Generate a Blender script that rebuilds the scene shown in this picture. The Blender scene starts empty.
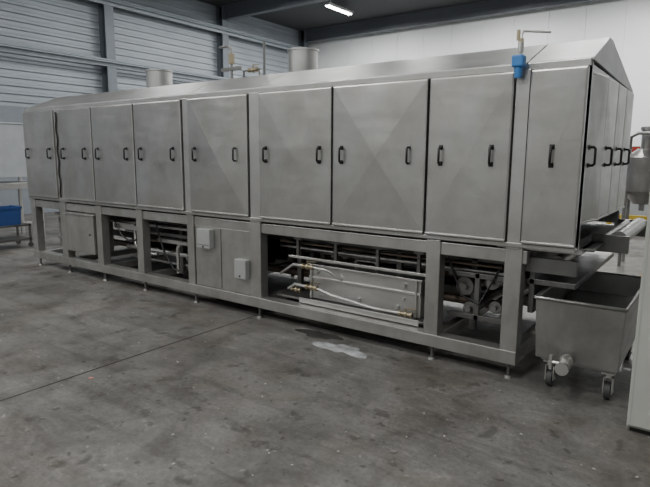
import bpy, math, random
from mathutils import Vector, Matrix
random.seed(4)
S = bpy.context.scene
COL = S.collection

# ------------------------------------------------------------------ materials
def mat_base(name):
    m = bpy.data.materials.new(name); m.use_nodes = True
    nt = m.node_tree
    b = nt.nodes['Principled BSDF']
    return m, nt, b

def simple(name, col, rough=0.5, metal=0.0, emit=None, estr=0, noise=0.0, scale=6.0):
    m, nt, b = mat_base(name)
    b.inputs['Roughness'].default_value = rough
    b.inputs['Metallic'].default_value = metal
    b.inputs['Base Color'].default_value = (*col, 1)
    tc = nt.nodes.new('ShaderNodeTexCoord')
    n = nt.nodes.new('ShaderNodeTexNoise'); n.inputs['Scale'].default_value = scale; n.inputs['Detail'].default_value = 6
    nt.links.new(tc.outputs['Object'], n.inputs['Vector'])
    r = nt.nodes.new('ShaderNodeValToRGB')
    k = noise if noise else 0.06
    r.color_ramp.elements[0].position = 0.3; r.color_ramp.elements[1].position = 0.7
    r.color_ramp.elements[0].color = (*[c*(1-k) for c in col], 1)
    r.color_ramp.elements[1].color = (*[min(1, c*(1+k)) for c in col], 1)
    nt.links.new(n.outputs['Fac'], r.inputs['Fac'])
    nt.links.new(r.outputs['Color'], b.inputs['Base Color'])
    if emit:
        b.inputs['Emission Color'].default_value = (*emit, 1)
        b.inputs['Emission Strength'].default_value = estr
    return m

def steel(name, col, rough=0.42, metal=0.8, blotch=0.14, streak=(1.2, 1.2, 5), dr=0.05, bump=0.0, grime=0.0):
    m, nt, b = mat_base(name)
    L = nt.links.new
    tc = nt.nodes.new('ShaderNodeTexCoord')
    mp = nt.nodes.new('ShaderNodeMapping'); mp.inputs['Scale'].default_value = streak
    L(tc.outputs['Object'], mp.inputs['Vector'])
    n1 = nt.nodes.new('ShaderNodeTexNoise'); n1.inputs['Scale'].default_value = 1.3; n1.inputs['Detail'].default_value = 8
    n1.inputs['Roughness'].default_value = 0.7; n1.inputs['Distortion'].default_value = .4
    L(tc.outputs['Object'], n1.inputs['Vector'])
    n2 = nt.nodes.new('ShaderNodeTexNoise'); n2.inputs['Scale'].default_value = 3; n2.inputs['Detail'].default_value = 3
    L(mp.outputs['Vector'], n2.inputs['Vector'])
    r = nt.nodes.new('ShaderNodeValToRGB')
    r.color_ramp.elements[0].position = 0.32; r.color_ramp.elements[1].position = 0.68
    r.color_ramp.elements[0].color = (*[c*(1-blotch)*s for c, s in zip(col, (1.02, 1, 0.97))], 1)
    r.color_ramp.elements[1].color = (*[c*(1+blotch) for c in col], 1)
    L(n1.outputs['Fac'], r.inputs['Fac'])
    out = r.outputs['Color']
    if grime:
        mg = nt.nodes.new('ShaderNodeMapping'); mg.inputs['Scale'].default_value = (3, 3, 1.6)
        L(tc.outputs['Object'], mg.inputs['Vector'])
        n4 = nt.nodes.new('ShaderNodeTexNoise'); n4.inputs['Scale'].default_value = 1.6; n4.inputs['Detail'].default_value = 7; n4.inputs['Roughness'].default_value = .65
        L(mg.outputs['Vector'], n4.inputs['Vector'])
        r4 = nt.nodes.new('ShaderNodeValToRGB')
        r4.color_ramp.elements[0].position = 0.34; r4.color_ramp.elements[1].position = 0.58
        g = 1-grime
        r4.color_ramp.elements[0].color = (g, g*.98, g*.95, 1); r4.color_ramp.elements[1].color = (1, 1, 1, 1)
        L(n4.outputs['Fac'], r4.inputs['Fac'])
        mx = nt.nodes.new('ShaderNodeMix'); mx.data_type = 'RGBA'; mx.blend_type = 'MULTIPLY'; mx.inputs['Factor'].default_value = 1
        L(out, mx.inputs[6]); L(r4.outputs['Color'], mx.inputs[7]); out = mx.outputs[2]
    L(out, b.inputs['Base Color'])
    mr = nt.nodes.new('ShaderNodeMapRange')
    mr.inputs['From Min'].default_value = 0.3; mr.inputs['From Max'].default_value = 0.7
    mr.inputs['To Min'].default_value = rough-dr; mr.inputs['To Max'].default_value = rough+dr
    L(n2.outputs['Fac'], mr.inputs['Value'])
    L(mr.outputs['Result'], b.inputs['Roughness'])
    b.inputs['Metallic'].default_value = metal
    if bump:
        n3 = nt.nodes.new('ShaderNodeTexNoise'); n3.inputs['Scale'].default_value = 2.2; n3.inputs['Detail'].default_value = 1
        L(tc.outputs['Object'], n3.inputs['Vector'])
        bp = nt.nodes.new('ShaderNodeBump'); bp.inputs['Strength'].default_value = bump; bp.inputs['Distance'].default_value = .05
        L(n3.outputs['Fac'], bp.inputs['Height']); L(bp.outputs['Normal'], b.inputs['Normal'])
    return m

M_DOOR = steel('brushed_steel_door', (0.455, 0.455, 0.45), 0.35, 0.88, .13, bump=.34, grime=.07)
M_FRAME = steel('steel_frame', (0.48, 0.48, 0.475), 0.36, 0.8, .15)
M_LOW = steel('grimy_frame_steel', (0.41, 0.41, 0.40), 0.39, 0.8, .15, grime=.18)
M_ROOF = steel('steel_roof', (0.38, 0.385, 0.385), 0.43, 0.75)
M_DARK = steel('underside_shade_steel', (0.045, 0.045, 0.045), 0.55, 0.5)  # near-black colour carries the shade under the machine
M_MID = steel('dull_steel', (0.18, 0.18, 0.177), 0.42, 0.8, 0.3)
M_TUB = steel('tub_steel', (0.34, 0.34, 0.338), 0.36, 0.88, 0.22, bump=.2, grime=.12)
M_SHINY = steel('shiny_steel', (0.60, 0.60, 0.59), 0.32, 0.95, 0.08, dr=.02)
M_BLACK = simple('black_plastic', (0.012, 0.012, 0.012), 0.35)
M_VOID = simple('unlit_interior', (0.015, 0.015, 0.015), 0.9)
M_BRASS = simple('brass', (0.34, 0.29, 0.20), 0.4, 0.9)
M_RUST = simple('tarnished_pipe', (0.20, 0.155, 0.125), 0.5, 0.6)
M_BLUE = simple('blue_plastic', (0.05, 0.20, 0.50), 0.35)
M_BLUEP = simple('blue_crate_plastic', (0.02, 0.06, 0.20), 0.4)
M_YEL = simple('yellow_paint', (0.6, 0.42, 0.04), 0.5)
M_RED = simple('red_paint', (0.35, 0.03, 0.02), 0.5)
M_GREYBOX = simple('grey_enclosure', (0.30, 0.305, 0.30), 0.5)
M_CAB = simple('cream_painted_cabinet', (0.40, 0.41, 0.375), 0.5, noise=0.05)
M_RUBBER = simple('caster_rubber', (0.05, 0.05, 0.05), 0.6)
M_PALE = simple('pale_grey_sheet', (0.42, 0.44, 0.46), 0.5, 0.2)
M_WOOD = simple('pallet_wood', (0.30, 0.20, 0.11), 0.8, noise=0.3)
M_WATER = simple('dirty_water', (0.10, 0.105, 0.10), 0.06)
M_BELT = simple('mesh_belt', (0.16, 0.15, 0.14), 0.5, 0.5, noise=0.5, scale=60)

def floor_mat():
    m, nt, b = mat_base('stained_concrete')
    L = nt.links.new
    tc = nt.nodes.new('ShaderNodeTexCoord')
    def noise(sc, det=8, rg=0.6, dist=0.0, off=0.0, stretch=None, rot=.5):
        n = nt.nodes.new('ShaderNodeTexNoise'); n.inputs['Scale'].default_value = sc
        n.inputs['Detail'].default_value = det; n.inputs['Roughness'].default_value = rg
        n.inputs['Distortion'].default_value = dist
        mp = nt.nodes.new('ShaderNodeMapping'); mp.inputs['Location'].default_value = (off, off*.7, 0)
        if stretch: mp.inputs['Scale'].default_value = stretch; mp.inputs['Rotation'].default_value = (0, 0, rot)
        L(tc.outputs['Object'], mp.inputs['Vector']); L(mp.outputs['Vector'], n.inputs['Vector']); return n
    def ramp(src, p0, c0, p1, c1):
        r = nt.nodes.new('ShaderNodeValToRGB')
        r.color_ramp.elements[0].position = p0; r.color_ramp.elements[0].color = (*c0, 1)
        r.color_ramp.elements[1].position = p1; r.color_ramp.elements[1].color = (*c1, 1)
        L(src, r.inputs['Fac']); return r
    def mul(a, bb, fac=1.0):
        mx = nt.nodes.new('ShaderNodeMix'); mx.data_type = 'RGBA'; mx.blend_type = 'MULTIPLY'
        mx.inputs['Factor'].default_value = fac
        L(a, mx.inputs[6]); L(bb, mx.inputs[7]); return mx.outputs[2]
    base = ramp(noise(0.55, 8, 0.62, 0.4).outputs['Fac'], 0.3, (0.110, 0.106, 0.100), 0.72, (0.205, 0.200, 0.193))
    mid = ramp(noise(2.2, 9, 0.72, 0.5).outputs['Fac'], 0.38, (0.62, 0.60, 0.585), 0.58, (1.08, 1.08, 1.08))
    fine = ramp(noise(30, 6, 0.8).outputs['Fac'], 0.32, (0.72, 0.72, 0.71), 0.68, (1.18, 1.18, 1.18))
    spots = ramp(noise(4.5, 5, 0.6, 0.2, 3.3).outputs['Fac'], 0.34, (0.38, 0.36, 0.34), 0.41, (1, 1, 1))
    drips = ramp(noise(13, 2, 0.5, 0.2, 9.1).outputs['Fac'], 0.29, (0.35, 0.33, 0.31), 0.34, (1, 1, 1))
    brown = ramp(noise(1.1, 6, 0.6, 0.8, 7.7).outputs['Fac'], 0.50, (1, 1, 1), 0.68, (0.84, 0.78, 0.71))
    tracks = ramp(noise(2.4, 8, 0.7, 0.2, 2.1, (.25, 4, 1), .05).outputs['Fac'], 0.34, (.74, .73, .72), 0.50, (1, 1, 1))
    scuff = ramp(noise(3.0, 9, 0.8, 0.2, 5.1, (1, 3.0, 1)).outputs['Fac'], 0.57, (1, 1, 1), 0.66, (1.38, 1.39, 1.41))
    specks = ramp(noise(17, 2, 0.5, 0.0).outputs['Fac'], 0.69, (1, 1, 1), 0.73, (1.9, 1.88, 1.85))
    c = mul(base.outputs['Color'], mid.outputs['Color'])
    c = mul(c, fine.outputs['Color'])
    c = mul(c, spots.outputs['Color'], 0.7)
    c = mul(c, drips.outputs['Color'], 0.7)
    c = mul(c, brown.outputs['Color'])
    c = mul(c, tracks.outputs['Color'])
    c = mul(c, scuff.outputs['Color'])
    c = mul(c, specks.outputs['Color'], 0.7)
    L(c, b.inputs['Base Color'])
    rr = ramp(noise(1.3, 5, 0.6, 0.5).outputs['Fac'], 0.35, (0.36,)*3, 0.65, (0.65,)*3)
    L(rr.outputs['Color'], b.inputs['Roughness'])
    bp = nt.nodes.new('ShaderNodeBump'); bp.inputs['Strength'].default_value = 0.2
    L(noise(24, 6, 0.7).outputs['Fac'], bp.inputs['Height']); L(bp.outputs['Normal'], b.inputs['Normal'])
    return m

# ------------------------------------------------------------------ mesh builder
class MB:
    def __init__(s): s.v = []; s.f = []; s.sm = []; s.mi = []; s.m = 0
    def add(s, vs, fs, smooth=False):
        o = len(s.v); s.v += [tuple(p) for p in vs]
        for f in fs:
            s.f.append([i+o for i in f]); s.sm.append(smooth); s.mi.append(s.m)
    def box(s, x0, x1, y0, y1, z0, z1, rot=None):
        vs = [Vector((x, y, z)) for z in (z0, z1) for y in (y0, y1) for x in (x0, x1)]
        if rot:
            c = Vector(((x0+x1)/2, (y0+y1)/2, (z0+z1)/2))
            vs = [rot @ (p-c)+c for p in vs]
        s.add(vs, [(0, 2, 3, 1), (4, 5, 7, 6), (0, 1, 5, 4), (2, 6, 7, 3), (0, 4, 6, 2), (1, 3, 7, 5)])
        return s
    def cyl(s, a, b, r, r2=None, n=20, cap=True):
        a = Vector(a); b = Vector(b); r2 = r if r2 is None else r2
        d = (b-a).normalized(); q = d.to_track_quat('Z', 'Y')
        ring = lambda c, rr: [c+q @ Vector((math.cos(2*math.pi*i/n)*rr, math.sin(2*math.pi*i/n)*rr, 0)) for i in range(n)]
        v0 = ring(a, r); v1 = ring(b, r2)
        s.add(v0+v1, [(i, (i+1) % n, n+(i+1) % n, n+i) for i in range(n)], True)
        if cap:
            s.add(v0, [tuple(range(n))[::-1]]); s.add(v1, [tuple(range(n))])
        return s
    def tube(s, pts, r, n=10):
        pts = [Vector(p) for p in pts]
        rings = []
        for i, p in enumerate(pts):
            if i == 0: d = pts[1]-p
            elif i == len(pts)-1: d = p-pts[-2]
            else: d = (pts[i+1]-p).normalized()+(p-pts[i-1]).normalized()
            d.normalize()
            if i == 0: qq = d.to_track_quat('Z', 'Y')
            else: qq = prevd.rotation_difference(d) @ qq
            prevd = d
            rings.append([p+qq @ Vector((math.cos(2*math.pi*k/n)*r, math.sin(2*math.pi*k/n)*r, 0)) for k in range(n)])
        vs = [v for rg in rings for v in rg]; fs = []
        for i in range(len(rings)-1):
            for k in range(n):
                fs.append((i*n+k, i*n+(k+1) % n, (i+1)*n+(k+1) % n, (i+1)*n+k))
        s.add(vs, fs, True)
        s.add(rings[0], [tuple(range(n))[::-1]]); s.add(rings[-1], [tuple(range(n))])
        return s
    def sphere(s, c, r, sc=(1, 1, 1), nu=16, nv=10):
        c = Vector(c); vs = []; fs = []
        for j in range(nv+1):
            ph = math.pi*j/nv
            for i in range(nu):
                th = 2*math.pi*i/nu
                vs.append(c+Vector((math.sin(ph)*math.cos(th)*r*sc[0], math.sin(ph)*math.sin(th)*r*sc[1], math.cos(ph)*r*sc[2])))
        for j in range(nv):
            for i in range(nu):
                fs.append((j*nu+i, (j+1)*nu+i, (j+1)*nu+(i+1) % nu, j*nu+(i+1) % nu))
        s.add(vs, fs, True); return s
    def obj(s, name, mats, parent=None, bevel=0.0, M=None):
        me = bpy.data.meshes.new(name)
        vs = [M @ Vector(p) for p in s.v] if M else s.v
        me.from_pydata(vs, [], s.f)
        if not isinstance(mats, (list, tuple)): mats = [mats]
        for m in mats: me.materials.append(m)
        me.polygons.foreach_set('use_smooth', s.sm); me.polygons.foreach_set('material_index', s.mi)
        me.update()
        o = bpy.data.objects.new(name, me); COL.objects.link(o)
        if parent: o.parent = parent
        if bevel:
            b = o.modifiers.new('bevel', 'BEVEL'); b.width = bevel; b.segments = 2; b.limit_method = 'ANGLE'; b.angle_limit = math.radians(50)
        return o

def empty(name, loc=(0, 0, 0)):
    e = bpy.data.objects.new(name, None); e.location = loc; e.empty_display_size = 0.2
    COL.objects.link(e); return e

# ------------------------------------------------------------------ room shell
XW, YW, ZC, XR, YF = -14.5, 16.0, 7.0, 9.0, -11.0
MB().box(XW-.2, XR+.2, YF-.2, YW+.2, -0.2, 0).obj('floor', floor_mat())
joint = MB()
for x in (-2.69, 3.3, -8.69):
    joint.box(x-.007, x+.007, YF, YW, 0.0, 0.0015)
joint.obj('floor_joints', simple('joint_filler', (0.035, 0.033, 0.03), 0.8))
MB().box(XW, XR, YF, YW, ZC, ZC+.2).obj('ceiling', simple('dark_ceiling', (0.055, 0.058, 0.062), 0.8))
MB().box(XW-.1, XR+.1, YF-.2, YF, 0, ZC).obj('wall_front', simple('wall_front_paint', (0.40, 0.41, 0.41), 0.8))
MB().box(XR, XR+.2, YF, YW, 0, ZC).obj('wall_right', simple('wall_right_paint', (0.5, 0.51, 0.52), 0.8))
w = MB(); pw = 1.15; x = XW
while x < XR:
    w.box(x+.006, min(x+pw, XR)-.006, YW, YW+.12, 0, ZC); x += pw
w.box(XW, XR, YW+.02, YW+.15, 0, ZC)
w.obj('wall_back', simple('white_sandwich_panel', (0.76, 0.79, 0.79), 0.5, noise=0.03, scale=0.5))
vs = []; fs = []; prof = []
z = 2.9
while z < ZC-.01:
    prof += [(z, 0), (z+.10, 0), (z+.125, .045), (z+.185, .045), (z+.21, 0)]; z += .21
prof.append((ZC, 0))
for y in (YF, YW):
    for (zz, dx) in prof: vs.append((XW+dx, y, min(zz, ZC)))
n = len(prof)
for i in range(n-1): fs.append((i, n+i, n+i+1, i+1))
lw = MB(); lw.add(vs, fs); lw.box(XW-.2, XW-.01, YF, YW, 0, ZC)
lw.obj('wall_left', simple('blue_grey_corrugated_steel', (0.30, 0.33, 0.365), 0.5, 0.1, noise=0.1, scale=0.8))
MB().box(XW, XW+.1, YF, YW, 0, 2.9).obj('trim_1', simple('plinth_wall', (0.20, 0.22, 0.25), 0.7))
M_COL = simple('column_paint', (0.13, 0.15, 0.175), 0.5)
for y in (-8.3, -3.5, 1.3, 6.07, 10.8, 15.6):
    c = MB(); c.box(XW+.05, XW+.08, y-.15, y+.15, 0, ZC); c.box(XW+.33, XW+.36, y-.15, y+.15, 0, ZC); c.box(XW+.08, XW+.33, y-.012, y+.012, 0, ZC)
    c.obj('steel_column', M_COL)
g = MB()
for zz in (4.35, 6.1):
    g.box(XW+.36, XW+.50, YF+.3, YW-.3, zz, zz+.03); g.box(XW+.36, XW+.38, YF+.3, YW-.3, zz-.1, zz+.03)
g.cyl((XW+.43, YF+.3, 6.19), (XW+.43, YW-.3, 6.19), .05, n=10)
g.cyl((XW+.44, YF+.3, 4.42), (XW+.44, YW-.3, 4.42), .035, n=10)
g.obj('wall_girts_with_conduit', simple('girt_paint', (0.24, 0.27, 0.30), 0.5))
rb = MB()
for y in (1.3, 6.07, 10.8, 15.6):
    rb.box(XW+.1, XR, y-.1, y+.1, ZC-.03, ZC-.0); rb.box(XW+.1, XR, y-.1, y+.1, ZC-.5, ZC-.47); rb.box(XW+.1, XR, y-.012, y+.012, ZC-.48, ZC-.02)
rb.obj('roof_beams', simple('beam_paint', (0.12, 0.13, 0.15), 0.5))
# ------------------------------------------------------------------ fluorescent lights
M_TUBE = simple('fluorescent_tube', (0.9, 0.9, 0.9), 0.5, emit=(0.97, 1, 0.98), estr=30)
M_HOUS = simple('lamp_housing', (0.6, 0.6, 0.6), 0.5)
def fixture(x, y, z=6.75, L=1.5, power=90):
    e = empty('fluorescent_ceiling_lamp', (x, y, z))
    h = MB(); h.box(-.12, .12, -L/2, L/2, 0, .07)
    h.box(-.008, .008, -L/3-.008, -L/3+.008, .07, ZC-z); h.box(-.008, .008, L/3-.008, L/3+.008, .07, ZC-z)
    h.obj('housing', M_HOUS, e)
    t = MB(); t.cyl((-.05, -L/2+.03, -.02), (-.05, L/2-.03, -.02), .016); t.cyl((.05, -L/2+.03, -.02), (.05, L/2-.03, -.02), .016)
    t.obj('tubes', M_TUBE, e)
    l = bpy.data.lights.new('tube_light', 'AREA'); l.shape = 'RECTANGLE'; l.size = .25; l.size_y = L
    l.energy = power; l.color = (1.0, 1.0, 0.975)
    o = bpy.data.objects.new('tube_light', l); o.location = (0, 0, -.06); COL.objects.link(o); o.parent = e
for x in (-10.5, -5.5, -1.0, 4.5):
    for y in (-7.5, -3.8, 4.2, 8.5, 12.8):
        p = {-7.5: 185, -3.8: 150, 4.2: 80, 8.5: 170, 12.8: 330}[y]
        if x == 4.5: p *= 0.5
        if x == -10.5 and y < 0: p *= 1.25
        fixture(x, y, power=p)

# ------------------------------------------------------------------ THE MACHINE
P = empty('tunnel_pasteurizer', (0, .045, 0))
X0, X1, D = -7.13, 0.35, 1.80
ZB, ZT = 1.04, 2.27
b = MB(); b.box(X0, -.20, .03, D, ZB-.02, ZT); b.obj('body_shell', M_MID, P)
b = MB(); b.box(-.2, X1, .0, .03, ZB, ZT); b.box(-.2, X1, D-.03, D, ZB, ZT); b.box(-.2, X1+.03, .0, D, ZB-.05, ZB-.02)
b.obj('end_bay_walls', M_FRAME, P)
b = MB(); b.box(-.199, -.19, .03, D-.03, ZB, ZT); b.obj('tunnel_mouth_shade', M_VOID, P)  # black sheet, shade of the tunnel inside painted as colour
segs = [X0, -6.22, -3.6, -2.6, -.06, X1+.02]
for i in range(len(segs)-1):
    a, c = segs[i]+.004, segs[i+1]-.004
    pr = [(-.01, ZT-.0), (-.01, ZT+.02), (.48, 2.49), (.60, 2.49), (D+.01, ZT-.02), (D+.01, ZT-.04)]
    vs = [(a, y, z) for y, z in pr]+[(c, y, z) for y, z in pr]
    n = 6; fs = [(k, (k+1) % n, n+(k+1) % n, n+k) for k in range(n)]+[tuple(range(n))[::-1], tuple(range(n, 2*n))]
    r = MB(); r.add(vs, fs); r.obj('roof_panel_%d' % (i+1), M_ROOF, P, .004)
f = MB()
f.box(X0, X1, -.035, .03, ZT-.035, ZT+.012)
for (a, c) in ((-6.29, -6.14), (-3.645, -3.55), (-2.665, -2.53), (-.115, -.02)):
    f.box(a, c, -.05, .03, ZB-.05, ZT-.03)
f.box(X0, X0+.03, -.03, .03, ZB, ZT)
f.obj('upper_frame', M_FRAME, P, .004)
f = MB()
f.box(X0, X1, -.06, .03, ZB-.035, ZB)
f.box(X0, .03, -.03, .09, .885, .985)
f.box(X0, .03, D-.12, D, .885, .985)
f.box(X0, 0, -.05, .07, .12, .225)
f.box(X0, 0, D-.12, D, .12, .225)
posts = [(-7.13, -7.0), (-6.31, -6.17), (-5.43, -5.31), (-4.57, -4.45), (-3.64, -3.53), (-2.68, -2.54), (-.75, -.63), (-.125, 0.0)]
for a, c in posts:
    f.box(a, c, -.045, .065, .2, 1.0)
    f.box(a, c, D-.12, D, .2, 1.0)
    f.box(a+.02, c-.02, .06, D-.1, .13, .21)
    f.box(a+.02, c-.02, .06, D-.1, .9, .98)
f.obj('lower_frame', M_LOW, P, .006)
ft = MB()
for a, c in posts:
    for y in (.01, D-.06):
        xm = (a+c)/2
        ft.cyl((xm, y, .02), (xm, y, .13), .014); ft.cyl((xm, y, 0), (xm, y, .02), .04, .03)
ft.obj('levelling_feet', M_MID, P)

def door_mesh(mb, xa, xc, z0, z1, y=-.03, th=.035, pk=.016, lip=True):
    ym = y-th
    e = .012
    back = [(xa, y, z0), (xc, y, z0), (xc, y, z1), (xa, y, z1)]
    rim = [(xa, ym, z0), (xc, ym, z0), (xc, ym, z1), (xa, ym, z1)]
    inn = [(xa+e, ym-.004, z0+e), (xc-e, ym-.004, z0+e), (xc-e, ym-.004, z1-e), (xa+e, ym-.004, z1-e)]
    ce = [((xa+xc)/2, ym-.004-pk, (z0+z1)/2)]
    vs = back+rim+inn+ce
    fs = []
    for i in range(4):
        j = (i+1) % 4
        fs += [(i, j, 4+j, 4+i), (4+i, 4+j, 8+j, 8+i), (8+i, 8+j, 12)]
    fs.append((3, 2, 1, 0))
    mb.add(vs, fs)
    if lip:
        mb.box(xa, xc, ym-.012, y, z0-.012, z0+.004)
def handle(mb, x, z, y, h=.062):
    pts = [(x, y, z-h), (x, y-.03, z-h), (x, y-.042, z-h+.012), (x, y-.042, z+h-.012), (x, y-.03, z+h), (x, y, z+h)]
    mb.tube(pts, .0095, 8)
    mb.box(x-.017, x+.017, y-.006, y+.002, z-h-.016, z-h+.018); mb.box(x-.017, x+.017, y-.006, y+.002, z+h-.018, z+h+.016)
doors = [(-7.12, -6.30, .012), (-6.13, -5.385, .012), (-5.365, -4.51, .015), (-4.49, -3.66, .015), (-3.54, -2.68, .024), (-2.52, -1.675, .012), (-1.655, -.775, .026), (-.755, -.125, .012), (-.012, .345, .006)]
hx = [(.11, .11), (.08, .15), (.13, .13), (.13, .13), (.11, .15), (.09, .12), (.1, .14), (.11, .13), (.17, None)]
for i, (a, c, pk) in enumerate(doors):
    d = MB(); door_mesh(d, a, c, ZB+.015, ZT-.04, pk=pk)
    d.obj('front_door_%d' % (i+1), M_DOOR, P, .003)
    h = MB()
    handle(h, a+hx[i][0], 1.655, -.07)
    if hx[i][1]: handle(h, c-hx[i][1], 1.655, -.07)
    h.obj('door_handles_%d' % (i+1), M_BLACK, P)
def end_door(name, y0, y1, ang):
    d = MB(); w_ = y1-y0
    door_mesh(d, 0, w_, 1.20, ZT-.05, y=0, th=.03, pk=.010)
    Mx = Matrix.Translation((X1, y1, 0)) @ Matrix.Rotation(math.radians(-ang), 4, 'Z') @ Matrix.Rotation(math.radians(90), 4, 'Z') @ Matrix.Translation((-w_, 0, 0))
    d.obj(name, M_DOOR, P, .003, M=Mx)
    h = MB(); handle(h, .09, 1.655, -.036); h.obj(name+'_handle', M_BLACK, P, M=Mx)
ed = [(.06, .47, 7), (.49, .90, 1), (.92, 1.33, 0), (1.35, 1.77, 0)]
for i, (y0, y1, an) in enumerate(ed): end_door('end_door_%d' % (i+1), y0, y1, an)
b = MB(); b.box(X1-.03, X1, .0, .06, ZB-.02, ZT); b.box(X1-.03, X1, D-.05, D, ZB-.02, ZT-.02); b.box(X1-.03, X1, .06, D-.05, ZT-.07, ZT-.02)
b.obj('end_frame', M_FRAME, P)

p = MB()
p.box(-6.12, -5.46, -.07, .22, .34, .86); p.box(-6.135, -5.445, -.085, .22, .845, .87)
p.obj('control_side_box', M_LOW, P, .006)
p = MB(); p.box(-3.52, -2.67, -.03, .0, .23, .89); p.obj('lower_panel', M_LOW, P, .004)
p = MB(); p.box(-3.12, -3.113, -.0325, -.03, .24, .88); p.cyl((-5.55, -.075, .6), (-5.55, -.07, .6), .015); p.obj('panel_seams', M_BLACK, P)
jb = MB(); jb.box(-3.42, -3.22, -.10, -.03, .66, .87); jb.box(-2.86, -2.70, -.10, -.03, .40, .60)
jb.obj('junction_boxes', M_GREYBOX, P, .008)
jb = MB(); jb.box(-3.41, -3.23, -.104, -.10, .70, .702); jb.cyl((-3.32, -.105, .68), (-3.32, -.1, .68), .01); jb.cyl((-2.78, -.105, .43), (-2.78, -.1, .43), .01)
jb.obj('junction_box_screws', M_BLACK, P)

# underside machinery
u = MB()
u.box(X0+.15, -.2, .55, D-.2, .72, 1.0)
u.box(X0+.15, -.15, D-.06, D-.04, .22, .9)  # added back sheet, blocks light from behind and keeps the underside dark
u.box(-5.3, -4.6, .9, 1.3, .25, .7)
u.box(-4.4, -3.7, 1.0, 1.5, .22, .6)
u.obj('underside_basin_and_back_sheet', M_DARK, P)
u = MB()
u.box(X0+.15, -.1, .30, .34, .80, .86)
u.box(X0+.15, -3.7, .42, .46, .52, .60)
u.box(-2.5, -.15, .50, .54, .64, .70)
u.box(-5.2, -3.66, .22, .25, .66, .70)
u.box(-6.1, -3.7, .9, 1.2, .30, .34)
for x in (-5.05, -4.9, -4.2, -3.95, -2.35, -1.2, -.5):
    u.box(x, x+.05, .3, .35, .22, .86)
u.box(-2.45, -.8, .10, .45, .24, .262)
for x in (-2.2, -1.75, -1.3, -.9):          # hanger brackets under upper rail
    u.box(x, x+.03, .10, .13, .68, .89); u.box(x-.03, x+.06, .095, .10, .84, .89)
u.obj('inner_rails', M_MID, P, .003)
u = MB()
for (y, z, r, a, c) in ((.2, .78, .022, -6.9, -2.7), (.26, .45, .03, -5.2, -3.66), (.35, .30, .02, -5.2, -3.66), (.22, .74, .016, -2.5, -.15)):
    u.cyl((a, y, z), (c, y, z), r, n=12)
u.tube([(-4.05, .15, .25), (-4.05, .15, .55), (-4.0, .15, .62), (-3.7, .15, .62)], .022)
u.tube([(-4.95, .2, .8), (-4.95, .2, .5), (-4.8, .2, .42), (-4.5, .2, .42)], .02)
u.box(-5.28, -4.6, .12, .15, .70, .76); u.box(-4.42, -3.66, .14, .17, .60, .64)
u.obj('pipework', M_SHINY, P)
u = MB()    # loose cables and hoses slung below
u.tube([(-2.5, .12, .86), (-2.2, .12, .80), (-1.9, .12, .84), (-1.6, .12, .78), (-1.2, .12, .83), (-.8, .12, .86)], .009, 6)
u.tube([(-5.3, .1, .88), (-5.1, .1, .62), (-4.9, .1, .55), (-4.7, .1, .62), (-4.6, .1, .85)], .011, 6)
u.tube([(-4.4, .1, .88), (-4.25, .1, .5), (-4.1, .12, .3), (-3.9, .12, .26), (-3.7, .12, .5)], .011, 6)
u.tube([(-.62, .1, .85), (-.5, .1, .55), (-.35, .1, .5), (-.2, .1, .8)], .009, 6)
u.obj('slung_cables', M_BLACK, P)
u = MB()
for k in range(5): u.cyl((-4.38+k*.15, .48, .66), (-4.38+k*.15, .98, .66), .035, n=14)
for k in range(4): u.cyl((-5.22+k*.16, .48, .40), (-5.22+k*.16, .88, .40), .035, n=14)
u.cyl((-6.85, .3, .45), (-6.4, .3, .45), .07); u.cyl((-6.78, .2, .68), (-6.78, .9, .68), .05)
u.obj('left_bay_rollers', M_TUB, P)
u = MB()
u.cyl((-5.2, .33, .55), (-3.7, .33, .58), .018); u.cyl((-2.5, .4, .5), (-2.0, .4, .5), .02); u.cyl((-2.45, .16, .80), (-.2, .16, .80), .012)
u.cyl((-6.9, .6, .38), (-.3, .6, .38), .04); u.cyl((-2.5, .8, .55), (-.2, .8, .55), .05)
u.obj('tarnished_pipes', M_RUST, P)
u = MB(); R = Matrix.Rotation(math.radians(-7), 3, 'Y')
u.box(-2.5, -.7, .56, 1.5, .55, .57, rot=R); u.obj('return_belt', M_BELT, P)
u = MB()
for (x, z, r) in ((-.52, .60, .075), (-.30, .66, .06), (-.47, .42, .055), (-.26, .46, .05)):
    u.cyl((x, .22, z), (x, 1.65, z), r, n=24)
    u.cyl((x, .17, z), (x, .22, z), r*.45, n=16)
for k in range(6):
    u.cyl((-2.36+k*.14, .56, .60+k*.012), (-2.36+k*.14, 1.65, .60+k*.012), .03, n=12)
u.obj('belt_rollers', M_TUB, P)
u = MB(); u.box(-.62, -.15, .12, .16, .36, .40); u.box(-.62, -.15, .12, .16, .70, .74); u.box(-.4, -.36, .12, .16, .36, .74); u.obj('roller_bearing_frame', M_MID, P, .003)
u = MB()
u.box(-2.08, -.88, .16, .18, .27, .60); u.box(-2.08, -2.06, .18, .5, .27, .60); u.box(-.9, -.88, .18, .5, .27, .60); u.box(-2.08, -.88, .48, .5, .27, .6)
u.obj('filter_tank', M_FRAME, P, .003)
u = MB()
u.box(-2.10, -.86, .135, .52, .598, .612)
u.box(-2.12, -.84, .05, .17, .235, .255); u.box(-2.12, -.84, .045, .055, .235, .285)
u.box(-2.08, -.88, .145, .16, .47, .49)
u.box(-2.3, -.8, .10, .125, .655, .68)
for x in (-2.06, -.93): u.box(x, x+.02, .14, .16, .27, .6)
u.obj('filter_tank_bars', M_SHINY, P, .003)
u = MB()
u.tube([(-1.6, .25, .61), (-1.6, .25, .67), (-1.58, .25, .685), (-1.40, .25, .685), (-1.38, .25, .67), (-1.38, .25, .61)], .008)
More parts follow.
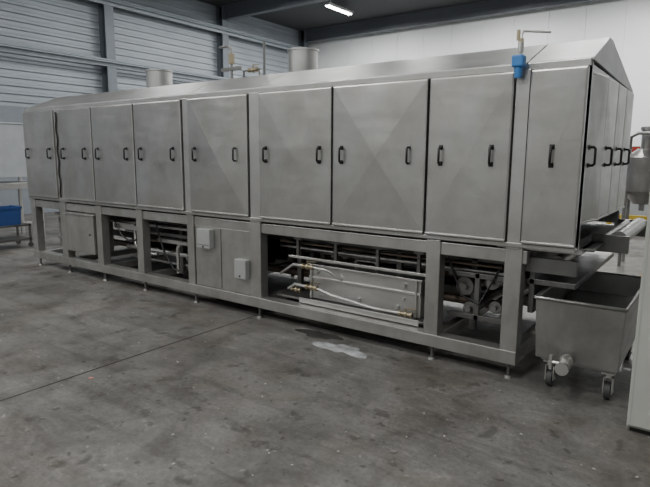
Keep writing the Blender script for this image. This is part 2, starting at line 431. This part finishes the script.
for x in (-1.98, -1.04): u.cyl((x, .16, .54), (x, .125, .54), .022); u.cyl((x, .16, .42), (x, .14, .42), .012)
for x in (-1.9, -1.5, -1.1): u.cyl((x, .16, .34), (x, .13, .34), .018)
u.obj('tank_handle_and_clamps', M_SHINY, P)
def valve(mb, x, y, z, ax='x', s=1.0):
    a = Vector((1, 0, 0)) if ax == 'x' else Vector((0, 1, 0))
    c = Vector((x, y, z))
    mb.cyl(c-a*.06*s, c+a*.06*s, .018*s, n=14); mb.cyl(c-a*.07*s, c-a*.045*s, .028*s, n=6); mb.cyl(c+a*.045*s, c+a*.07*s, .028*s, n=6)
    mb.sphere(c, .03*s); mb.cyl(c, c+Vector((0, 0, .055*s)), .009*s, n=8)
    mb.box(x-.01*s, x+.10*s, y-.008*s, y+.008*s, z+.05*s, z+.058*s)
u = MB()
valve(u, -2.02, .05, .60, s=1.0); valve(u, -1.98, .06, .40, s=1.0); valve(u, -.98, .08, .31, s=.9); valve(u, -2.2, .1, .34, s=.8)
u.obj('ball_valves', [M_BRASS], P)
u = MB()
u.tube([(-2.4, .1, .48), (-2.2, .06, .6), (-2.08, .05, .6)], .014); u.tube([(-1.95, .05, .6), (-1.8, .06, .59), (-1.7, .15, .5)], .013)
u.tube([(-2.3, .1, .34), (-2.2, .08, .40), (-2.05, .06, .40)], .014); u.tube([(-1.92, .06, .40), (-1.75, .06, .36), (-1.3, .07, .31), (-1.04, .08, .31)], .013)
u.obj('tank_hoses', M_FRAME, P)
def flue(x, y, r, z0, z1, name):
    m = MB(); m.cyl((x, y, z0), (x, y, z1), r, n=28); m.cyl((x, y, z1), (x, y, z1+.02), r*1.08, n=28); m.cyl((x, y, z0), (x, y, z0+.03), r*1.1, n=28)
    m.obj(name, M_FRAME, P)
flue(-5.50, 1.1, .18, 2.36, 2.80, 'exhaust_stub_1')
flue(-3.06, 1.3, .175, 2.34, 2.86, 'exhaust_stub_2')
m = MB()
m.tube([(-4.55, .9, 2.4), (-4.55, .9, 2.9), (-4.6, .9, 2.95), (-4.75, .9, 2.95)], .018); m.box(-4.72, -4.40, .88, .92, 2.66, 2.70)
m.tube([(-3.7, .55, 2.48), (-3.7, .55, 2.85)], .014); m.tube([(-4.25, .8, 2.4), (-4.25, .8, 2.62), (-4.0, .8, 2.62), (-4.0, .8, 2.4)], .014)
m.obj('roof_pipes', M_MID, P, M=Matrix.Translation((.7, 0, 0)))
m = MB(); m.box(-4.57, -4.53, .87, .93, 2.74, 2.86); valve(m, -4.1, .8, 2.62); m.obj('roof_valves', M_BRASS, P, M=Matrix.Translation((.7, 0, 0)))
AX = Matrix.Translation((-.03, 0, 0))
m = MB(); m.tube([(-.06, -.055, 2.18), (-.06, -.075, 2.25), (-.06, -.075, 2.47), (-.05, -.065, 2.49), (.12, -.03, 2.47)], .009)
m.cyl((-.06, -.075, 2.35), (-.06, -.075, 2.42), .02, n=10); m.obj('air_line', M_SHINY, P, M=AX)
m = MB(); m.box(-.10, -.02, -.14, -.06, 2.25, 2.33); m.cyl((-.06, -.10, 2.18), (-.06, -.10, 2.25), .024, .03, n=14); m.obj('air_regulator', M_BLUE, P, .012, M=AX)
m = MB(); m.box(-.075, -.045, -.09, -.06, 2.40, 2.44); m.box(-.09, -.07, -.085, -.07, 2.43, 2.50); m.obj('air_valve', M_BRASS, P, M=AX)
m = MB(); pts = [(-6.22+.012*math.sin(k*1.3), -.062, 2.2-k*.06) for k in range(20)]; m.tube(pts, .011, 6)
m.obj('hanging_cable', M_BLACK, P)
m = MB()
m.box(X1, .44, .10, 1.74, 1.0, 1.02)
m.box(X1, .60, .50, .53, .95, 1.08); m.box(X1, .60, 1.74, 1.77, .93, 1.08)
m.box(-.0, X1, .05, .09, .82, .93); m.box(.0, .34, .10, 1.75, .72, .76); m.box(.02, .06, .1, 1.75, .5, .99)
m.obj('outfeed_frame', M_MID, P, .004)
m = MB()
m.cyl((.53, .54, 1.05), (.53, 1.73, 1.05), .055, n=24); m.cyl((.43, .54, 1.05), (.43, 1.73, 1.05), .03, n=20); m.cyl((.20, .12, .90), (.20, 1.7, .90), .045, n=20)
m.obj('outfeed_rollers', M_TUB, P)

# ------------------------------------------------------------------ trolley (tote bin)
T = empty('stainless_tote_bin_trolley')
def tub(mb, x0, x1, y0, y1, zb, zt, tap, th=.012):
    o_t = [(x0, y0, zt), (x1, y0, zt), (x1, y1, zt), (x0, y1, zt)]
    o_b = [(x0+tap, y0+tap, zb), (x1-tap, y0+tap, zb), (x1-tap, y1-tap, zb), (x0+tap, y1-tap, zb)]
    i_t = [(x0+th, y0+th, zt), (x1-th, y0+th, zt), (x1-th, y1-th, zt), (x0+th, y1-th, zt)]
    i_b = [(x0+tap+th, y0+tap+th, zb+th), (x1-tap-th, y0+tap+th, zb+th), (x1-tap-th, y1-tap-th, zb+th), (x0+tap+th, y1-tap-th, zb+th)]
    fs = [(4, 7, 6, 5)]
    for i in range(4):
        j = (i+1) % 4
        fs += [(i, 4+i, 4+j, j), (i, j, 8+j, 8+i), (8+i, 8+j, 12+j, 12+i)]
    fs.append((12, 13, 14, 15)); mb.add(o_t+o_b+i_t+i_b, fs)
m = MB(); tub(m, .12, .69, -.03, 1.15, .23, .67, .02)
to = m.obj('tub', M_TUB, T, .02)
m = MB()
m.tube([(.12, -.03, .67), (.69, -.03, .67), (.69, 1.15, .67), (.12, 1.15, .67), (.12, -.03, .67)], .013)
m.box(.17, .65, 0.03, .07, .205, .235); m.box(.17, .65, 1.0, 1.04, .205, .235); m.box(.17, .2, .07, 1.0, .205, .23); m.box(.62, .65, .07, 1.0, .205, .23)
m.obj('rim_and_chassis', M_TUB, T)
m = MB(); m.box(.15, .66, .0, 1.12, .50, .505); m.obj('water_surface', M_WATER, T)
m = MB(); m2 = MB()
for (cx, cy) in ((.23, .06), (.61, .06), (.23, 1.0), (.61, 1.0)):
    m.cyl((cx-.018, cy+.03, .062), (cx+.018, cy+.03, .062), .062, n=24)
    m2.box(cx-.04, cx+.04, cy-.04, cy+.04, .195, .206); m2.cyl((cx, cy, .17), (cx, cy, .2), .025)
    m2.box(cx-.03, cx-.023, cy-.01, cy+.05, .05, .17); m2.box(cx+.023, cx+.03, cy-.01, cy+.05, .05, .17); m2.box(cx-.03, cx+.03, cy-.01, cy+.05, .163, .17)
    m2.cyl((cx-.034, cy+.03, .062), (cx+.034, cy+.03, .062), .012)
m.obj('caster_wheels', M_RUBBER, T); m2.obj('caster_forks', M_SHINY, T)
m = MB(); m.cyl((.36, .03, .26), (.36, -.10, .26), .028); m.cyl((.36, -.05, .26), (.36, -.075, .26), .045); m.sphere((.36, -.11, .25), .042)
m.cyl((.36, -.11, .25), (.36, -.19, .245), .032); m.cyl((.36, -.18, .245), (.36, -.20, .245), .044); m.cyl((.28, -.11, .25), (.36, -.11, .25), .014); m.box(.26, .28, -.125, -.095, .2, .3)
m.cyl((.36, -.11, .28), (.36, -.11, .32), .012)
m.obj('drain_valve', M_SHINY, T)

# ------------------------------------------------------------------ control cabinet at right edge
C = empty('control_cabinet')
m = MB(); m.box(.78, 1.55, -.34, .22, .03, 1.95); m.obj('carcass', M_CAB, C, .006)
m = MB(); m.box(.80, 1.53, -.32, .2, 0, .03); m.obj('plinth', M_BLACK, C)
m = MB(); m.box(.785, 1.165, -.36, -.342, .05, 1.93); m.box(1.172, 1.545, -.36, -.342, .05, 1.93)
m.obj('doors', M_CAB, C, .004)
m = MB(); m.box(.800, .803, -.3615, -.3595, .07, 1.9); m.obj('door_fold_line', M_GREYBOX, C)
m = MB(); m.box(1.13, 1.15, -.385, -.36, 1.0, 1.12); m.obj('door_latch', M_BLACK, C)

# ------------------------------------------------------------------ background left equipment
E = empty('infeed_washer_unit')
m = MB(); m.box(-10.6, -9.9, -1.6, 1.45, 1.2, 2.2); m.box(-10.55, -9.88, -1.6, 1.47, 2.2, 2.23); m.obj('hood', M_PALE, E, .01)
m = MB(); m.box(-10.7, -9.75, -1.6, 1.6, .98, 1.1)
for y in (-1.5, 0.0, 1.45):
    m.box(-9.83, -9.77, y, y+.06, 0, 1.0); m.box(-10.66, -10.6, y, y+.06, 0, 1.0); m.box(-10.6, -10.54, y, y+.06, 1.1, 1.2); m.box(-9.98, -9.92, y-.05, y, 1.1, 1.2)
m.box(-9.83, -9.77, -1.5, 1.5, .28, .34); m.obj('conveyor_bed_and_legs', M_FRAME, E, .005)
K = empty('transport_cart')
m = MB(); m.box(-9.35, -8.85, .15, .80, .38, .41); m.box(-9.35, -8.85, .15, .80, .13, .16)
for x in (-9.35, -8.88):
    for y in (.15, .77): m.box(x, x+.03, y, y+.03, .08, .41); m.cyl((x, y+.015, .04), (x+.03, y+.015, .04), .04)
m.obj('cart_frame', M_MID, K)
m = MB(); tub(m, -9.3, -8.9, .2, .68, .41, .72, .02); m.box(-9.31, -8.89, .19, .205, .69, .73); m.box(-9.31, -8.89, .675, .69, .69, .73); m.box(-8.905, -8.89, .19, .69, .69, .73)
m.obj('blue_crate', M_BLUEP, K)
m = empty('pump_skid')
k = MB(); k.box(-8.7, -7.9, 1.2, 1.8, .12, .17)
for x in (-8.68, -7.95):
    for y in (1.22, 1.74): k.box(x, x+.04, y, y+.04, 0, .6)
k.box(-8.7, -7.9, 1.2, 1.24, .56, .6); k.obj('skid_frame', M_FRAME, m)
k = MB(); k.cyl((-8.55, 1.5, .33), (-8.15, 1.5, .33), .13); k.cyl((-8.15, 1.5, .33), (-8.05, 1.5, .33), .09); k.tube([(-8.1, 1.5, .4), (-8.1, 1.5, .7), (-8.2, 1.45, .78), (-8.6, 1.4, .78)], .03); k.box(-8.5, -8.1, 1.42, 1.58, .17, .24); k.obj('pump', M_SHINY, m)

# ------------------------------------------------------------------ background right
V = empty('mixing_vessel')
k = MB(); cx, cy = .14, 5.6
k.cyl((cx, cy, 1.15), (cx, cy, 1.65), .30, n=32); k.cyl((cx, cy, .95), (cx, cy, 1.15), .12, .30, n=32); k.cyl((cx, cy, 1.65), (cx, cy, 1.78), .30, .12, n=32)
k.cyl((cx, cy, 1.78), (cx, cy, 2.05), .09, n=20); k.cyl((cx, cy, 2.05), (cx, cy, 2.1), .11, n=20); k.cyl((cx, cy, .85), (cx, cy, .95), .04)
for a in range(4):
    t = math.pi/4+a*math.pi/2
    k.cyl((cx+.29*math.cos(t), cy+.29*math.sin(t), 0), (cx+.29*math.cos(t), cy+.29*math.sin(t), 1.3), .025)
k.tube([(cx-.2, cy-.2, 1.7), (cx-.2, cy-.2, 1.95), (cx-.1, cy-.25, 2.0), (cx+.3, cy-.25, 2.0)], .025)
k.obj('vessel_body', M_TUB, V)
k = empty('yellow_guard_rail')
q = MB(); q.box(-.6, 1.2, 7.4, 7.46, .5, .6); q.box(-.6, -.5, 7.4, 7.46, 0, 1.0); q.box(.9, 1.0, 7.4, 7.46, 0, 1.0); q.box(-.6, 1.2, 7.4, 7.46, .9, 1.0); q.obj('rails', M_YEL, k)
k = empty('machine_enclosure')
q = MB(); q.box(-.9, 1.3, 9.8, 11.0, .1, 1.9); q.box(-.8, 1.2, 9.9, 10.9, 0, .1); q.box(-.85, .2, 9.78, 9.8, .3, 1.7); q.obj('cover', M_PALE, k, .01)
q = MB(); q.box(-.9, 1.3, 9.77, 9.8, 1.75, 1.88); q.obj('red_band', M_RED, k)
k = MB(); k.box(.35, 1.45, 3.6, 4.6, .10, .12)
for y in (3.6, 4.05, 4.5):
    k.box(.35, 1.45, y, y+.1, .0, .10)
for x in (.35, .6, .85, 1.1, 1.35): k.box(x, x+.1, 3.6, 4.6, .12, .14)
k.obj('wooden_pallet', M_WOOD)

# ------------------------------------------------------------------ floor debris, puddle
def blob(name, cx, cy, rx, ry, mat, h=.002, n=64, seed=1, k=.3):
    rnd = random.Random(seed); ph = [rnd.uniform(0, 6.28) for _ in range(7)]
    ps = []
    for i in range(n):
        t = 2*math.pi*i/n; r = 1+k*sum(math.sin((j+2)*t+ph[j])/(j+1.5) for j in range(7))
        ps.append((cx+rx*r*math.cos(t), cy+ry*r*math.sin(t)))
    m = MB(); vs = [(x, y, .0) for x, y in ps]+[(x, y, h) for x, y in ps]
    m.add(vs, [tuple(range(n, 2*n))]+[(i, (i+1) % n, n+(i+1) % n, n+i) for i in range(n)])
    return m.obj(name, mat)
blob('water_puddle', -1.42, -.21, .21, .11, simple('milky_water', (0.40, 0.41, 0.42), .15, noise=.4, scale=9), seed=3, k=.4)
blob('wet_patch', -1.80, -.02, .2, .10, simple('wet_concrete', (0.06, 0.058, 0.055), .12, noise=.2, scale=7), h=.001, seed=8)
blob('crumpled_paper_scrap', -.62, -2.57, .02, .013, simple('paper', (.6, .58, .52), .8), h=.008, seed=5)
blob('tape_scrap', -2.55, -1.85, .02, .012, simple('pink_tape', (.45, .2, .17), .7), h=.006, seed=6)
rd = random.Random(12); m = MB()
for i in range(90):
    x = rd.uniform(-6.5, 1.0); y = rd.uniform(-3.0, -.2); s_ = rd.uniform(.003, .009); a = rd.uniform(0, 3)
    m.box(x-s_, x+s_, y-s_*.6, y+s_*.6, 0, .003, rot=Matrix.Rotation(a, 3, 'Z'))
m.obj('floor_debris', simple('paint_flakes', (.42, .41, .39), .8))

# ------------------------------------------------------------------ world + camera
W = bpy.data.worlds.new('world'); W.use_nodes = True; S.world = W
W.node_tree.nodes['Background'].inputs[0].default_value = (.5, .55, .6, 1)
W.node_tree.nodes['Background'].inputs[1].default_value = .3
cd = bpy.data.cameras.new('camera'); cam = bpy.data.objects.new('camera', cd); COL.objects.link(cam)
cd.sensor_width = 36; cd.lens = 545/650*36
cam.location = (1.115, -3.94, 1.65)
Rm = Matrix.Rotation(math.radians(36), 4, 'Z') @ Matrix.Rotation(math.radians(90-9.17), 4, 'X') @ Matrix.Rotation(math.radians(.35), 4, 'Z')
cam.rotation_euler = Rm.to_euler()
S.camera = cam
